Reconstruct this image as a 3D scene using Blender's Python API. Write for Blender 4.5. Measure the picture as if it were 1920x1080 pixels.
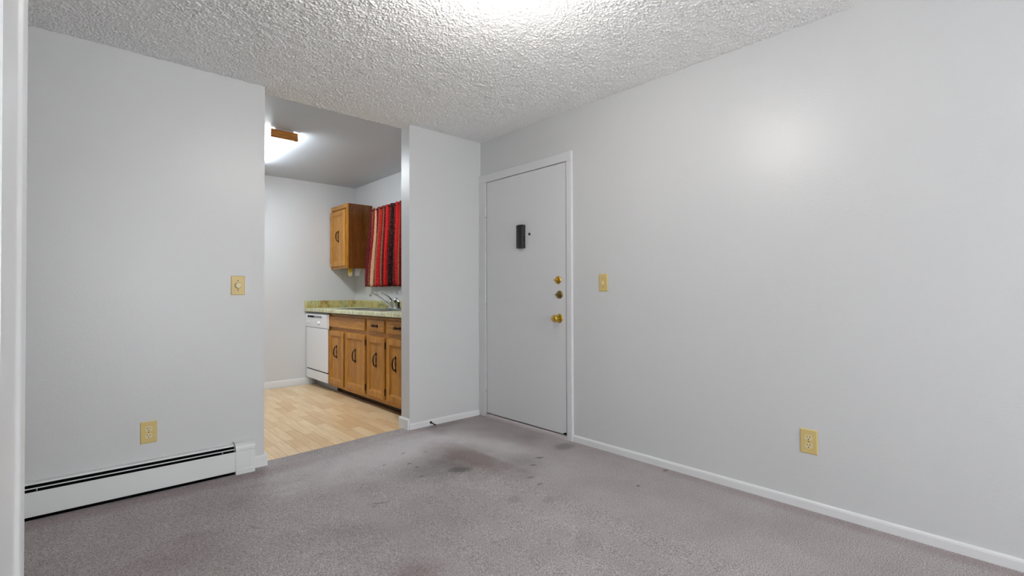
import bpy, bmesh, math, random
from mathutils import Vector, Matrix
random.seed(4)
for o in list(bpy.data.objects): bpy.data.objects.remove(o)
SC = bpy.context.scene
COL = SC.collection

# ------------------------------------------------------------------ camera
CAMH = 1.0861
cam_d = bpy.data.cameras.new('camera'); cam = bpy.data.objects.new('camera', cam_d); COL.objects.link(cam)
cam_d.sensor_width = 36.0; cam_d.lens = 915.21 * 36.0 / 1920.0; cam_d.clip_start = 0.02
r_ = Vector((0.7389, -0.6738, -0.0029)); u_ = Vector((-0.0048, -0.0096, 0.9999)); f_ = Vector((0.6738, 0.7389, 0.0103))
M = Matrix((r_, u_, -f_)).transposed().to_4x4(); M.translation = Vector((0, 0, CAMH))
cam.matrix_world = M
SC.camera = cam

# ------------------------------------------------------------------ world / exposure
W = bpy.data.worlds.new('world'); SC.world = W; W.use_nodes = True
bg = W.node_tree.nodes['Background']; bg.inputs[0].default_value = (0.965, 0.985, 1.0, 1); bg.inputs[1].default_value = 7.0
vs = SC.view_settings
vs.view_transform = 'Standard'; vs.look = 'None'; vs.gamma = 1.0; vs.use_curve_mapping = False; vs.exposure = 0.33
BULB = 415.0      # emission strength of the bulb
TUBE = 24.5       # emission strength of the kitchen diffuser

# ------------------------------------------------------------------ main dimensions
XR, YB, YK, CZ = 2.750, 3.433, 6.0125, 2.44
OL, OR, YT = 0.950, 2.022, 3.5605          # kitchen opening edges, kitchen side of the wall
XL, YF = -1.30, -2.30                       # far-left wall, wall behind the camera

def S(t):
    t = max(0.0, min(1.0, t)); return t * t * (3 - 2 * t)
def sag(x, y):                              # the old floor dips towards the heater
    return -0.026 * S((2.1 - x) / 1.1) * (1 - S((y - 3.6) / 1.8))

# ------------------------------------------------------------------ materials
def srgb(r, g, b):
    def c(v):
        v /= 255.0
        return v / 12.92 if v <= .04045 else ((v + .055) / 1.055) ** 2.4
    return (c(r), c(g), c(b), 1)
class NT:
    def __init__(s, name):
        s.m = bpy.data.materials.new(name); s.m.use_nodes = True
        s.t = s.m.node_tree; s.n = s.t.nodes; s.b = s.n['Principled BSDF']
    def add(s, typ, **kw):
        n = s.n.new(typ)
        for k, v in kw.items():
            if k in n.inputs.keys() if isinstance(k, str) else False: n.inputs[k].default_value = v
            else: setattr(n, k, v)
        return n
    def link(s, a, b): s.t.links.new(a, b)
    def coord(s, scale=(1, 1, 1), kind='Object', loc=(0, 0, 0)):
        tc = s.n.new('ShaderNodeTexCoord'); mp = s.n.new('ShaderNodeMapping')
        mp.inputs['Scale'].default_value = scale; mp.inputs['Location'].default_value = loc
        s.link(tc.outputs[kind], mp.inputs['Vector']); return mp.outputs['Vector']
    def noise(s, vec, scale, detail=2.0, rough=.5):
        n = s.n.new('ShaderNodeTexNoise'); n.inputs['Scale'].default_value = scale
        n.inputs['Detail'].default_value = detail; n.inputs['Roughness'].default_value = rough
        s.link(vec, n.inputs['Vector']); return n.outputs['Fac']
    def ramp(s, fac, stops, interp='LINEAR'):
        n = s.n.new('ShaderNodeValToRGB'); n.color_ramp.interpolation = interp
        e = n.color_ramp.elements
        while len(e) > 1: e.remove(e[-1])
        e[0].position, e[0].color = stops[0]
        for p, c in stops[1:]:
            q = e.new(p); q.color = c
        s.link(fac, n.inputs['Fac']); return n.outputs['Color']
    def math(s, op, a, b=None, clamp=False):
        n = s.n.new('ShaderNodeMath'); n.operation = op; n.use_clamp = clamp
        for i, v in enumerate((a, b)):
            if v is None: continue
            if isinstance(v, (int, float)): n.inputs[i].default_value = v
            else: s.link(v, n.inputs[i])
        return n.outputs[0]
    def mix(s, fac, a, b):
        n = s.n.new('ShaderNodeMix'); n.data_type = 'RGBA'
        if isinstance(fac, (int, float)): n.inputs[0].default_value = fac
        else: s.link(fac, n.inputs[0])
        for i, v in ((6, a), (7, b)):
            if isinstance(v, tuple): n.inputs[i].default_value = v
            else: s.link(v, n.inputs[i])
        return n.outputs[2]
    def bump(s, h, strength, dist):
        n = s.n.new('ShaderNodeBump'); n.inputs['Strength'].default_value = strength
        n.inputs['Distance'].default_value = dist; s.link(h, n.inputs['Height'])
        s.link(n.outputs['Normal'], s.b.inputs['Normal'])
    def base(s, c):
        if isinstance(c, tuple): s.b.inputs['Base Color'].default_value = c
        else: s.link(c, s.b.inputs['Base Color'])
def flat(name, col, rough=.5, metal=0.0, spec=.5, noise_amt=.04, nscale=40.0):
    m = NT(name); m.b.inputs['Roughness'].default_value = rough; m.b.inputs['Metallic'].default_value = metal
    m.b.inputs['Specular IOR Level'].default_value = spec
    v = m.noise(m.coord(), nscale, 3)
    k = 1 - noise_amt
    dark = (col[0] * k, col[1] * k, col[2] * k, 1)
    m.base(m.mix(v, dark, col)); return m.m

def wall_paint(name, col, rough, bstr):
    m = NT(name); m.b.inputs['Roughness'].default_value = rough; m.b.inputs['Specular IOR Level'].default_value = .45
    c = m.coord(kind='Object')
    big = m.noise(c, 1.3, 3); k = .965
    m.base(m.mix(big, (col[0] * k, col[1] * k, col[2] * k, 1), col))
    h = m.noise(c, 170, 2, .55); m.bump(h, bstr, .0012); return m.m
MW = wall_paint('wall_paint', srgb(210, 211, 212), .34, .5)
MTRIM = wall_paint('trim_paint', srgb(228, 229, 230), .32, .12)
MDOOR = wall_paint('door_paint', srgb(220, 221, 223), .42, .15)
MJAMB = wall_paint('jamb_paint', srgb(204, 205, 206), .4, .12)
MCK = wall_paint('kitchen_ceiling_paint', srgb(204, 210, 218), .5, .2)

def popcorn():
    m = NT('popcorn_ceiling'); m.b.inputs['Roughness'].default_value = .9; m.b.inputs['Specular IOR Level'].default_value = .15
    c = m.coord()
    a = m.noise(c, 130, 3, .6)
    v = m.add('ShaderNodeTexVoronoi'); v.inputs['Scale'].default_value = 150; m.link(c, v.inputs['Vector'])
    h = m.math('ADD', m.ramp(a, [(.38, (0, 0, 0, 1)), (.66, (1, 1, 1, 1))]), m.math('MULTIPLY', v.outputs['Distance'], -.5))
    m.bump(h, .4, .004)
    m.base(m.mix(m.noise(c, 2.2, 3), srgb(246, 246, 246), srgb(250, 250, 250))); return m.m
MPOP = popcorn()

# carpet stains, plus painted kitchen spill light and heater shade: (x, y, rx, ry, rotation, strength, colour index)
STAINS_AND_SHADING = [
 (1.65, 3.05, .75, .30, 0, .6, 3), (2.28, 2.75, .14, .42, 0, .4, 3),  # wide pale patch paints light spilling from the kitchen; second is a paler strip
 (1.99, 2.56, .21, .40, 0.12, .72, 0), (1.80, 2.459, .075, .045, -.7, .62, 1), (2.605, 2.313, .085, .065, .2, .42, 1),
 (1.637, 2.779, .016, .011, .4, .6, 1), (1.636, 2.687, .014, .010, 0, .6, 1), (1.573, 2.536, .014, .009, 0, .6, 1),
 (1.703, 2.976, .014, .010, 0, .5, 1), (1.828, 2.891, .010, .014, 0, .5, 1), (2.31, 2.266, .030, .013, -.5, .75, 1),
 (2.18, 2.196, .024, .012, -.4, .7, 1), (2.024, 2.061, .026, .014, -.3, .5, 1), (1.994, 1.957, .020, .012, 0, .55, 1),
 (2.379, 1.559, .013, .010, 0, .7, 1), (2.707, 1.581, .020, .014, 0, .7, 1), (1.751, 1.916, .045, .035, .3, .22, 1),
 (1.882, 1.777, .045, .035, 0, .2, 1), (1.00, 1.70, .14, .10, .4, .42, 2), (1.23, 2.39, .050, .010, -.5, .45, 1),
 (1.19, 2.375, .014, .008, .2, .5, 1), (.43, 2.65, .14, .05, -.3, .22, 2), (.29, 2.50, .22, .14, 0, .25, 2),
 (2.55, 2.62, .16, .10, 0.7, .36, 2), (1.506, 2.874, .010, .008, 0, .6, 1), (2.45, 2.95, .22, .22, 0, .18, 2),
 (.67, 2.55, .010, .05, .5, .3, 1), (1.68, 1.38, .10, .05, .5, .14, 1), (.90, 2.25, .20, .10, -.4, .18, 1),
 (2.7, .7, .05, 1.4, 0, .3, 2), (2.2, 3.36, .5, .05, 0, .3, 2), (.2, 3.30, 1.1, .08, 0, .4, 2), (1.25, 2.0, .6, .4, .3, .12, 1),  # the long strip along the heater paints the shadow under it
 (1.70, 2.60, .22, .22, 0, .40, 1), (2.18, 2.30, .12, .16, 0, .25, 1)]
def carpet():
    m = NT('carpet'); m.b.inputs['Roughness'].default_value = 1.0; m.b.inputs['Specular IOR Level'].default_value = .05
    m.b.inputs['Sheen Weight'].default_value = .12; m.b.inputs['Sheen Roughness'].default_value = .5
    c = m.coord()
    fine = m.noise(c, 205, 3, .75); mid = m.noise(c, 60, 3, .7); big = m.noise(c, 3.2, 4, .6); huge = m.noise(c, 1.1, 2)
    base = m.ramp(big, [(.3, srgb(210, 202, 202)), (.7, srgb(231, 225, 225))])
    base = m.mix(m.math('MULTIPLY', m.ramp(fine, [(.35, (1, 1, 1, 1)), (.62, (0, 0, 0, 1))]), .95), base, srgb(116, 106, 106))
    base = m.mix(m.math('MULTIPLY', m.ramp(mid, [(.3, (1, 1, 1, 1)), (.5, (0, 0, 0, 1))]), .22), base, srgb(130, 116, 118))
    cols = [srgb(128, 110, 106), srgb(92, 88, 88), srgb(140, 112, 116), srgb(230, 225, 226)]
    sep = m.n.new('ShaderNodeSeparateXYZ'); m.link(c, sep.inputs[0])
    wob = m.noise(c, 75, 4, .75); wob2 = m.noise(c, 7, 3, .6)
    for i, (x, y, rx, ry, rot, st, ci) in enumerate(STAINS_AND_SHADING):
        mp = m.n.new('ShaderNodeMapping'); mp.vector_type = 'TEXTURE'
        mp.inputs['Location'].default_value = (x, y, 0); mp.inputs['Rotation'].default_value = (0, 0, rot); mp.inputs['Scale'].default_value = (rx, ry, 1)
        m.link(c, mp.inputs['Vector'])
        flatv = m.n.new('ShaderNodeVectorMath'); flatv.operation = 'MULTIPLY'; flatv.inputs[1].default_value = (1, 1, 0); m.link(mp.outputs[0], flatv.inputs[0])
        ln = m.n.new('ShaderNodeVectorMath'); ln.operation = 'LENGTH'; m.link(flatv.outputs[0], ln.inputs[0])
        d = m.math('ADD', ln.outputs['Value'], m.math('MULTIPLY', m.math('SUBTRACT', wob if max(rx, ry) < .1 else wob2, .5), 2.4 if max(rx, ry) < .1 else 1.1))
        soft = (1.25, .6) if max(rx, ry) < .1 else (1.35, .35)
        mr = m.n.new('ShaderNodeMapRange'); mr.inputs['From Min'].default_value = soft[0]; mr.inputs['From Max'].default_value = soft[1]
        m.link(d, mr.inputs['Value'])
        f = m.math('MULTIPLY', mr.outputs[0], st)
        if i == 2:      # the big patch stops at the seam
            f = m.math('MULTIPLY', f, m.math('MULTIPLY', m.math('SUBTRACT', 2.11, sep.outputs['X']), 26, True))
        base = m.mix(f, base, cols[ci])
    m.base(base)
    m.bump(m.math('ADD', fine, m.math('MULTIPLY', mid, .8)), .9, .008); return m.m
MCARP = carpet()

def wood(name, light, dark, rough=.38, axis='Z', scale=1.0):
    m = NT(name); m.b.inputs['Roughness'].default_value = rough
    sc = {'Z': (1, 1, .06), 'Y': (1, .06, 1), 'X': (.06, 1, 1)}[axis]
    c = m.coord(sc)
    oi = m.n.new('ShaderNodeObjectInfo'); vm = m.n.new('ShaderNodeVectorMath'); vm.operation = 'ADD'
    cv = m.n.new('ShaderNodeCombineXYZ'); m.link(m.math('MULTIPLY', oi.outputs['Random'], 7.0), cv.inputs[0]); m.link(m.math('MULTIPLY', oi.outputs['Random'], 3.0), cv.inputs[1])
    m.link(c, vm.inputs[0]); m.link(cv.outputs[0], vm.inputs[1]); c = vm.outputs[0]
    big = m.noise(c, 16 * scale, 4, .6); fine = m.noise(c, 150 * scale, 3, .7)
    col = m.ramp(big, [(.28, dark), (.72, light)])
    k = .5
    col = m.mix(m.math('MULTIPLY', m.ramp(fine, [(.42, (1, 1, 1, 1)), (.56, (0, 0, 0, 1))]), .5), col, (dark[0] * k, dark[1] * k, dark[2] * k, 1))
    m.base(col); m.bump(fine, .12, .001); return m.m
OAK = wood('oak', srgb(220, 156, 60), srgb(168, 108, 28))
OAKH = wood('oak_horizontal', srgb(220, 156, 60), srgb(168, 108, 28), axis='Y')
OAKDARK = wood('oak_side_veneer', srgb(140, 88, 36), srgb(86, 46, 14), rough=.3)
KICKW = wood('toe_kick_wood', srgb(70, 50, 24), srgb(34, 24, 10), rough=.6, axis='Y')
MOULD = wood('moulding_wood', srgb(128, 84, 38), srgb(78, 50, 20), axis='Y')
CAPW = wood('end_cap_wood', srgb(196, 128, 40), srgb(128, 72, 16), axis='X')
MBRZ = flat('dark_bronze', srgb(52, 40, 32), .4, .7, .5, .3, 160)
MWHITE = flat('white_enamel', srgb(244, 245, 248), .3, 0, .5, .02)
MHEAT = flat('heater_enamel', srgb(224, 226, 226), .4, 0, .5, .03, 8)
MBLACK = flat('black_plastic', srgb(34, 34, 35), .45, 0, .5, .15)
MDARK = flat('dark_void', srgb(14, 14, 15), .9, 0, .1, .1)
MGREY = flat('grey_metal', srgb(150, 154, 160), .45, .2, .5, .06)
MIVORY = flat('ivory_plastic', srgb(214, 190, 126), .35, 0, .5, .06)
MIVORY2 = flat('ivory_receptacle', srgb(222, 208, 164), .35, 0, .5, .04)
MBRASS = flat('brass', srgb(212, 176, 76), .18, 1.0, .5, .12)
MBRASSD = flat('aged_brass', srgb(150, 128, 74), .28, 1.0, .5, .2)
MCHROME = flat('chrome', srgb(210, 214, 214), .1, 1.0, .5, .05)
MSTEEL = flat('stainless_steel', srgb(176, 182, 178), .28, 1.0, .5, .08)
MYEL = flat('yellow_plastic', srgb(206, 176, 40), .45)
MPALE = flat('pale_plastic', srgb(222, 224, 226), .45)
MSILL = flat('threshold_paint', srgb(208, 200, 200), .5, 0, .4, .12, 20)

def laminate(name, stops, sc, rough=.28):
    m = NT(name); m.b.inputs['Roughness'].default_value = rough
    c = m.coord(sc)
    n1 = m.noise(c, 5.5, 5, .65)
    col = m.ramp(n1, stops)
    vein = m.noise(m.coord((sc[0] * 1.3, sc[1] * 1.3, sc[2] * .7)), 11, 5, .7)
    col = m.mix(m.math('MULTIPLY', m.ramp(vein, [(.44, (0, 0, 0, 1)), (.5, (1, 1, 1, 1)), (.56, (0, 0, 0, 1))]), .45), col, srgb(120, 98, 44))
    m.base(col); return m.m
MLAM = laminate('marbled_laminate', [(.3, srgb(206, 208, 166)), (.5, srgb(226, 228, 194)), (.7, srgb(196, 196, 140))], (1, 1, 1))
MLAMB = laminate('marbled_backsplash', [(.32, srgb(150, 126, 66)), (.46, srgb(204, 188, 120)), (.58, srgb(196, 200, 150)), (.72, srgb(146, 114, 56))], (2.2, 2.2, 1.2))

def plank_mat():
    m = NT('laminate_plank'); m.b.inputs['Roughness'].default_value = .35
    c = m.coord((1, .05, 1)); oi = m.n.new('ShaderNodeObjectInfo')
    vm = m.n.new('ShaderNodeVectorMath'); vm.operation = 'ADD'; cv = m.n.new('ShaderNodeCombineXYZ')
    m.link(m.math('MULTIPLY', oi.outputs['Random'], 11.0), cv.inputs[0]); m.link(c, vm.inputs[0]); m.link(cv.outputs[0], vm.inputs[1])
    base = m.ramp(oi.outputs['Random'], [(0, srgb(228, 192, 144)), (.35, srgb(242, 212, 168)), (.7, srgb(250, 226, 186)), (1, srgb(236, 204, 158))])
    g = m.noise(vm.outputs[0], 60, 4, .7)
    m.base(m.mix(m.math('MULTIPLY', m.ramp(g, [(.4, (1, 1, 1, 1)), (.6, (0, 0, 0, 1))]), .3), base, srgb(182, 146, 100))); return m.m
MPLANK = plank_mat()
MPLBASE = flat('floor_joint', srgb(186, 154, 110), .5)

def curtain_mat():
    m = NT('striped_fabric'); m.b.inputs['Roughness'].default_value = .85; m.b.inputs['Specular IOR Level'].default_value = .2
    tc = m.n.new('ShaderNodeTexCoord'); sp = m.n.new('ShaderNodeSeparateXYZ'); m.link(tc.outputs['UV'], sp.inputs[0])
    red, dred, wine, cream, brown, blk, org = srgb(214, 26, 28), srgb(134, 12, 18), srgb(92, 18, 34), srgb(232, 186, 150), srgb(138, 96, 64), srgb(24, 10, 10), srgb(196, 60, 42)
    pat = [(0, wine), (.055, brown), (.085, dred), (.115, red), (.15, dred), (.19, cream), (.212, dred), (.25, red), (.285, wine), (.345, brown), (.362, red), (.44, wine), (.50, brown), (.515, wine), (.545, org),
           (.58, red), (.655, dred), (.70, wine), (.76, blk), (.835, dred), (.865, brown), (.90, wine), (.95, red)]
    jit = m.noise(m.coord(), 120, 2)
    u = m.math('ADD', sp.outputs[0], m.math('MULTIPLY', m.math('SUBTRACT', jit, .5), .012))
    fr = m.math('FRACT', u)
    col = m.ramp(fr, pat, 'CONSTANT')
    sp2 = m.noise(m.coord((1, 1, .7)), 130, 3, .7)
    col = m.mix(m.math('MULTIPLY', m.ramp(sp2, [(.54, (0, 0, 0, 1)), (.64, (1, 1, 1, 1))]), .4), col, srgb(216, 120, 92))
    col = m.mix(m.math('MULTIPLY', m.ramp(sp2, [(.36, (1, 1, 1, 1)), (.46, (0, 0, 0, 1))]), .45), col, srgb(60, 10, 14))
    m.base(col); return m.m
MCURT = curtain_mat()

def emit(name, col, st):
    m = NT(name); m.base((.9, .9, .9, 1)); m.b.inputs['Emission Color'].default_value = col; m.b.inputs['Emission Strength'].default_value = st
    m.b.inputs['Roughness'].default_value = .4; return m.m
MBULB = emit('bulb_glass', (1, .965, .92, 1), BULB)
MTUBE = emit('diffuser_acrylic', (.90, .96, 1, 1), TUBE)
def glass():
    m = NT('fill_window_glass'); m.b.inputs['Transmission Weight'].default_value = 1; m.b.inputs['Roughness'].default_value = 0; m.b.inputs['IOR'].default_value = 1.02
    return m.m
MGLASS = glass()

# ------------------------------------------------------------------ mesh helpers
def bm_new(): return bmesh.new()
def bx(bm, x0, x1, y0, y1, z0, z1, bev=0.0, seg=2):
    b = bmesh.new(); bmesh.ops.create_cube(b, size=1)
    for v in b.verts: v.co = Vector(((x0 + x1) / 2 + v.co.x * (x1 - x0), (y0 + y1) / 2 + v.co.y * (y1 - y0), (z0 + z1) / 2 + v.co.z * (z1 - z0)))
    if bev: bmesh.ops.bevel(b, geom=list(b.edges), offset=bev, segments=seg, affect='EDGES', profile=.5)
    join(bm, b); return bm
def join(bm, b):
    mp = {}
    for v in b.verts: mp[v] = bm.verts.new(v.co)
    for f in b.faces:
        try: bm.faces.new([mp[v] for v in f.verts])
        except ValueError: pass
    b.free()
def prism(bm, pts, a0, a1, axis):
    """extrude a 2-D outline along an axis; outline given in the two other axes (order x,y,z without the axis)"""
    def P(p, a):
        if axis == 'x': return Vector((a, p[0], p[1]))
        if axis == 'y': return Vector((p[0], a, p[1]))
        return Vector((p[0], p[1], a))
    A = [bm.verts.new(P(p, a0)) for p in pts]; B = [bm.verts.new(P(p, a1)) for p in pts]
    n = len(pts)
    for i in range(n): bm.faces.new((A[i], A[(i + 1) % n], B[(i + 1) % n], B[i]))
    bm.faces.new(A); bm.faces.new(list(reversed(B)))
    bmesh.ops.recalc_face_normals(bm, faces=bm.faces); return bm
def frame_axes(d):
    d = d.normalized(); h = Vector((0, 0, 1)) if abs(d.z) < .95 else Vector((1, 0, 0))
    a = d.cross(h).normalized(); return a, d.cross(a).normalized()
def tube(bm, pts, rad, n=10, cap=True):
    pts = [Vector(p) for p in pts]; rr = rad if isinstance(rad, (list, tuple)) else [rad] * len(pts); rings = []
    for i, p in enumerate(pts):
        d = (pts[min(i + 1, len(pts) - 1)] - pts[max(i - 1, 0)])
        a, b = frame_axes(d)
        if rings and a.dot(pa) < 0: a, b = -a, -b
        pa = a
        rings.append([bm.verts.new(p + (a * math.cos(2 * math.pi * k / n) + b * math.sin(2 * math.pi * k / n)) * rr[i]) for k in range(n)])
    for i in range(len(rings) - 1):
        for k in range(n): bm.faces.new((rings[i][k], rings[i][(k + 1) % n], rings[i + 1][(k + 1) % n], rings[i + 1][k]))
    if cap: bm.faces.new(list(reversed(rings[0]))); bm.faces.new(rings[-1])
    return bm
def lathe(bm, origin, axis, prof, n=24):
    """prof: list of (distance along axis, radius)"""
    origin = Vector(origin); axis = Vector(axis).normalized(); a, b = frame_axes(axis); rings = []
    for t, r in prof:
        r = max(r, 1e-5)
        rings.append([bm.verts.new(origin + axis * t + (a * math.cos(2 * math.pi * k / n) + b * math.sin(2 * math.pi * k / n)) * r) for k in range(n)])
    for i in range(len(rings) - 1):
        for k in range(n): bm.faces.new((rings[i][k], rings[i][(k + 1) % n], rings[i + 1][(k + 1) % n], rings[i + 1][k]))
    bm.faces.new(list(reversed(rings[0]))); bm.faces.new(rings[-1])
    bmesh.ops.recalc_face_normals(bm, faces=bm.faces); return bm
def obj(name, bm, mat, parent=None, smooth=False, off=None):
    """link a bmesh given in world coordinates as one object (child meshes are stored relative to the parent)"""
    o0 = Vector((0, 0, 0))
    if parent is not None: o0 = WORLD[parent.name]
    elif off is not None: o0 = Vector(off)
    bmesh.ops.recalc_face_normals(bm, faces=bm.faces)
    if o0.length: bmesh.ops.translate(bm, verts=bm.verts, vec=-o0)
    me = bpy.data.meshes.new(name); bm.to_mesh(me); bm.free()
    me.materials.append(mat)
    if smooth:
        for p in me.polygons: p.use_smooth = True
        try: me.set_sharp_from_angle(angle=math.radians(40))
        except Exception: pass
    o = bpy.data.objects.new(name, me); COL.objects.link(o)
    if parent is not None: o.parent = parent
    elif off is not None: o.location = off
    WORLD[o.name] = o0
    return o
WORLD = {}
def thing(name, label, cat, loc, group=None, kind=None):
    o = bpy.data.objects.new(name, None); COL.objects.link(o); o.location = loc; o.empty_display_size = .05
    WORLD[o.name] = Vector(loc)
    if label: o['label'] = label
    if cat: o['category'] = cat
    if group: o['group'] = group
    if kind: o['kind'] = kind
    return o
def struct(o, label=None, cat=None):
    o['kind'] = 'structure'
    if label: o['label'] = label
    if cat: o['category'] = cat
    return o

# ------------------------------------------------------------------ room shell
# carpet: a gently dipping grid
bm = bm_new(); NX, NY = 46, 64
YC = 3.512
xs = [XL + (XR - XL) * i / NX for i in range(NX + 1)]; ys = [YF + (YC - YF) * j / NY for j in range(NY + 1)]
gv = [[bm.verts.new((x, y, sag(x, y))) for y in ys] for x in xs]
for i in range(NX):
    for j in range(NY): bm.faces.new((gv[i][j], gv[i + 1][j], gv[i + 1][j + 1], gv[i][j + 1]))
lower = {}
edge = [gv[i][0] for i in range(NX + 1)] + [gv[NX][j] for j in range(1, NY + 1)] + [gv[i][NY] for i in range(NX - 1, -1, -1)] + [gv[0][j] for j in range(NY - 1, 0, -1)]
lo = [bm.verts.new((v.co.x, v.co.y, -.10)) for v in edge]
for i in range(len(edge)): bm.faces.new((edge[i], lo[i], lo[(i + 1) % len(edge)], edge[(i + 1) % len(edge)]))
bm.faces.new(lo)
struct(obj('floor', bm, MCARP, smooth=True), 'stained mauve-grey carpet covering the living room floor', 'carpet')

# kitchen floor: joint base with individual planks
KX0 = -.6
bm = bm_new(); nx, ny = 30, 20
xs = [KX0 + (XR - KX0) * i / nx for i in range(nx + 1)]; ys = [YC + (YK - YC) * j / ny for j in range(ny + 1)]
gv = [[bm.verts.new((x, y, sag(x, y) - .0045)) for y in ys] for x in xs]
for i in range(nx):
    for j in range(ny): bm.faces.new((gv[i][j], gv[i + 1][j], gv[i + 1][j + 1], gv[i][j + 1]))
kf = struct(obj('floor_kitchen', bm, MPLBASE), 'light wood-look plank floor of the kitchen', 'floor')
PW = .082
LENS = [.06, .12, .18, .24, .30, .36, .42]
pm = {}
for L in LENS:
    b = bm_new(); bx(b, -PW / 2 + .0006, PW / 2 - .0006, -L / 2 + .0006, L / 2 - .0006, -.004, 0, .0006, 1)
    me = bpy.data.meshes.new('plank'); b.to_mesh(me); b.free(); me.materials.append(MPLANK); pm[L] = me
x = .80 + PW / 2
while x < 2.24:
    y = YC + .002
    first = True
    while y < YK - .02:
        L = random.choice(LENS[3:])
        if first: L = random.choice(LENS[1:])
        if y + L > YK: 
            ok = [l for l in LENS if y + l <= YK]
            if not ok: break
            L = ok[-1]
        o = bpy.data.objects.new('plank', pm[L]); COL.objects.link(o); o.parent = kf
        yc = y + L / 2; e = .02
        sx = (sag(x + e, yc) - sag(x - e, yc)) / (2 * e); sy = (sag(x, yc + e) - sag(x, yc - e)) / (2 * e)
        o.location = (x, yc, sag(x, yc)); o.rotation_euler = (math.atan(sy), -math.atan(sx), 0)
        y += L; first = False
    x += PW

import numpy as np
def relief_ceiling():
    rng = np.random.default_rng(7); st = .0036
    x0, x1, y0, y1 = -.62, XR + .01, .62, YT
    nx, ny = int((x1 - x0) / st), int((y1 - y0) / st)
    n = rng.standard_normal((nx, ny)); fx = np.fft.fftfreq(nx, st)[:, None]; fy = np.fft.fftfreq(ny, st)[None, :]
    def blur(sg): return np.real(np.fft.ifft2(np.fft.fft2(n) * np.exp(-2 * (math.pi * sg) ** 2 * (fx ** 2 + fy ** 2))))
    g = blur(.0023); g /= g.std(); big = blur(.02); big /= big.std()
    h = .0021 * np.clip(g + .25 * big, -.9, 2.2)
    X, Y = np.meshgrid(np.linspace(x0, x1, nx), np.linspace(y0, y1, ny), indexing='ij')
    co = np.stack([X, Y, CZ - h], -1).reshape(-1, 3)
    idx = np.arange(nx * ny).reshape(nx, ny)
    q = np.stack([idx[:-1, :-1], idx[:-1, 1:], idx[1:, 1:], idx[1:, :-1]], -1).reshape(-1, 4)
    me = bpy.data.meshes.new('ceiling'); me.vertices.add(len(co)); me.vertices.foreach_set('co', co.ravel().astype(np.float32))
    me.loops.add(q.size); me.loops.foreach_set('vertex_index', q.ravel().astype(np.int32))
    me.polygons.add(len(q)); me.polygons.foreach_set('loop_start', np.arange(0, q.size, 4, dtype=np.int32))
    me.update(calc_edges=True); me.validate()
    for p_ in ('use_smooth',): me.polygons.foreach_set(p_, np.ones(len(q), dtype=bool))
    me.materials.append(MPOP)
    o = bpy.data.objects.new('ceiling', me); COL.objects.link(o); WORLD['ceiling'] = Vector((0, 0, 0)); return o
struct(relief_ceiling(), 'white popcorn-textured living room ceiling', 'ceiling')
bm = bm_new(); bx(bm, XL - .1, XR + .12, YF - .1, YT, CZ + .006, CZ + .1); bx(bm, XL - .1, XR + .12, YF - .1, .62, CZ, CZ + .006); bx(bm, XL - .1, -.62, .62, YT, CZ, CZ + .006)
struct(obj('ceiling_slab', bm, MPOP), 'outer part of the popcorn ceiling around the room', 'ceiling')
bm = bm_new(); bx(bm, KX0 - .1, XR + .12, YT, YK + .1, CZ + .004, CZ + .1); struct(obj('ceiling_kitchen', bm, MCK), 'smooth painted kitchen ceiling', 'ceiling')
bm = bm_new(); bx(bm, XL - .1, OL, YB, YT, -.1, CZ + .05); struct(obj('wall_back_left', bm, MW))
bm = bm_new(); bx(bm, OR, XR, YB, YT, -.1, CZ + .05); struct(obj('wall_back_right', bm, MW))
# right wall with the entry door hole
XD, KD = XR - .014, .9949
def dz(z): return CAMH + (z - CAMH) * KD
DY0, DY1, DZ1 = 2.4145 * KD, 3.351 * KD, dz(2.066)
bm = bm_new()
bx(bm, XR, XR + .12, YF - .1, DY0 - .006, -.1, CZ + .05); bx(bm, XR, XR + .12, DY1 + .002, YK + .1, -.1, CZ + .05); bx(bm, XR, XR + .12, DY0 - .006, DY1 + .002, DZ1 + .002, CZ + .05)
bx(bm, XR + .05, XR + .12, DY0 - .006, DY1 + .002, -.1, DZ1 + .002)
struct(obj('wall_right', bm, MW))
bm = bm_new(); bx(bm, KX0 - .1, XR, YK, YK + .1, -.1, CZ + .05); struct(obj('wall_kitchen_back', bm, MW))
bm = bm_new(); bx(bm, KX0 - .1, KX0, YT, YK, -.1, CZ + .05); struct(obj('wall_kitchen_left', bm, MW))
bm = bm_new(); bx(bm, XL - .1, XL, YF, YB, -.1, CZ + .05); struct(obj('wall_far_left', bm, MW))
# partition stub beside the camera and its rounded casing
bm = bm_new(); bx(bm, XL, -.058, .590, .745, -.1, CZ + .02); struct(obj('wall_left', bm, MW))
prof = [(-.058, .578), (-.0400, .578), (-.0398, .700), (-.0388, .709), (-.0375, .7145), (-.0355, .7165), (-.0345, .722), (-.0335, .750), (-.0334, .762), (-.0345, .769), (-.038, .773), (-.050, .774), (-.11, .774), (-.11, .745), (-.058, .745)]
bm = bm_new(); prism(bm, prof, -.1, CZ, 'z'); struct(obj('trim_1', bm, MJAMB, smooth=True))
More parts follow.
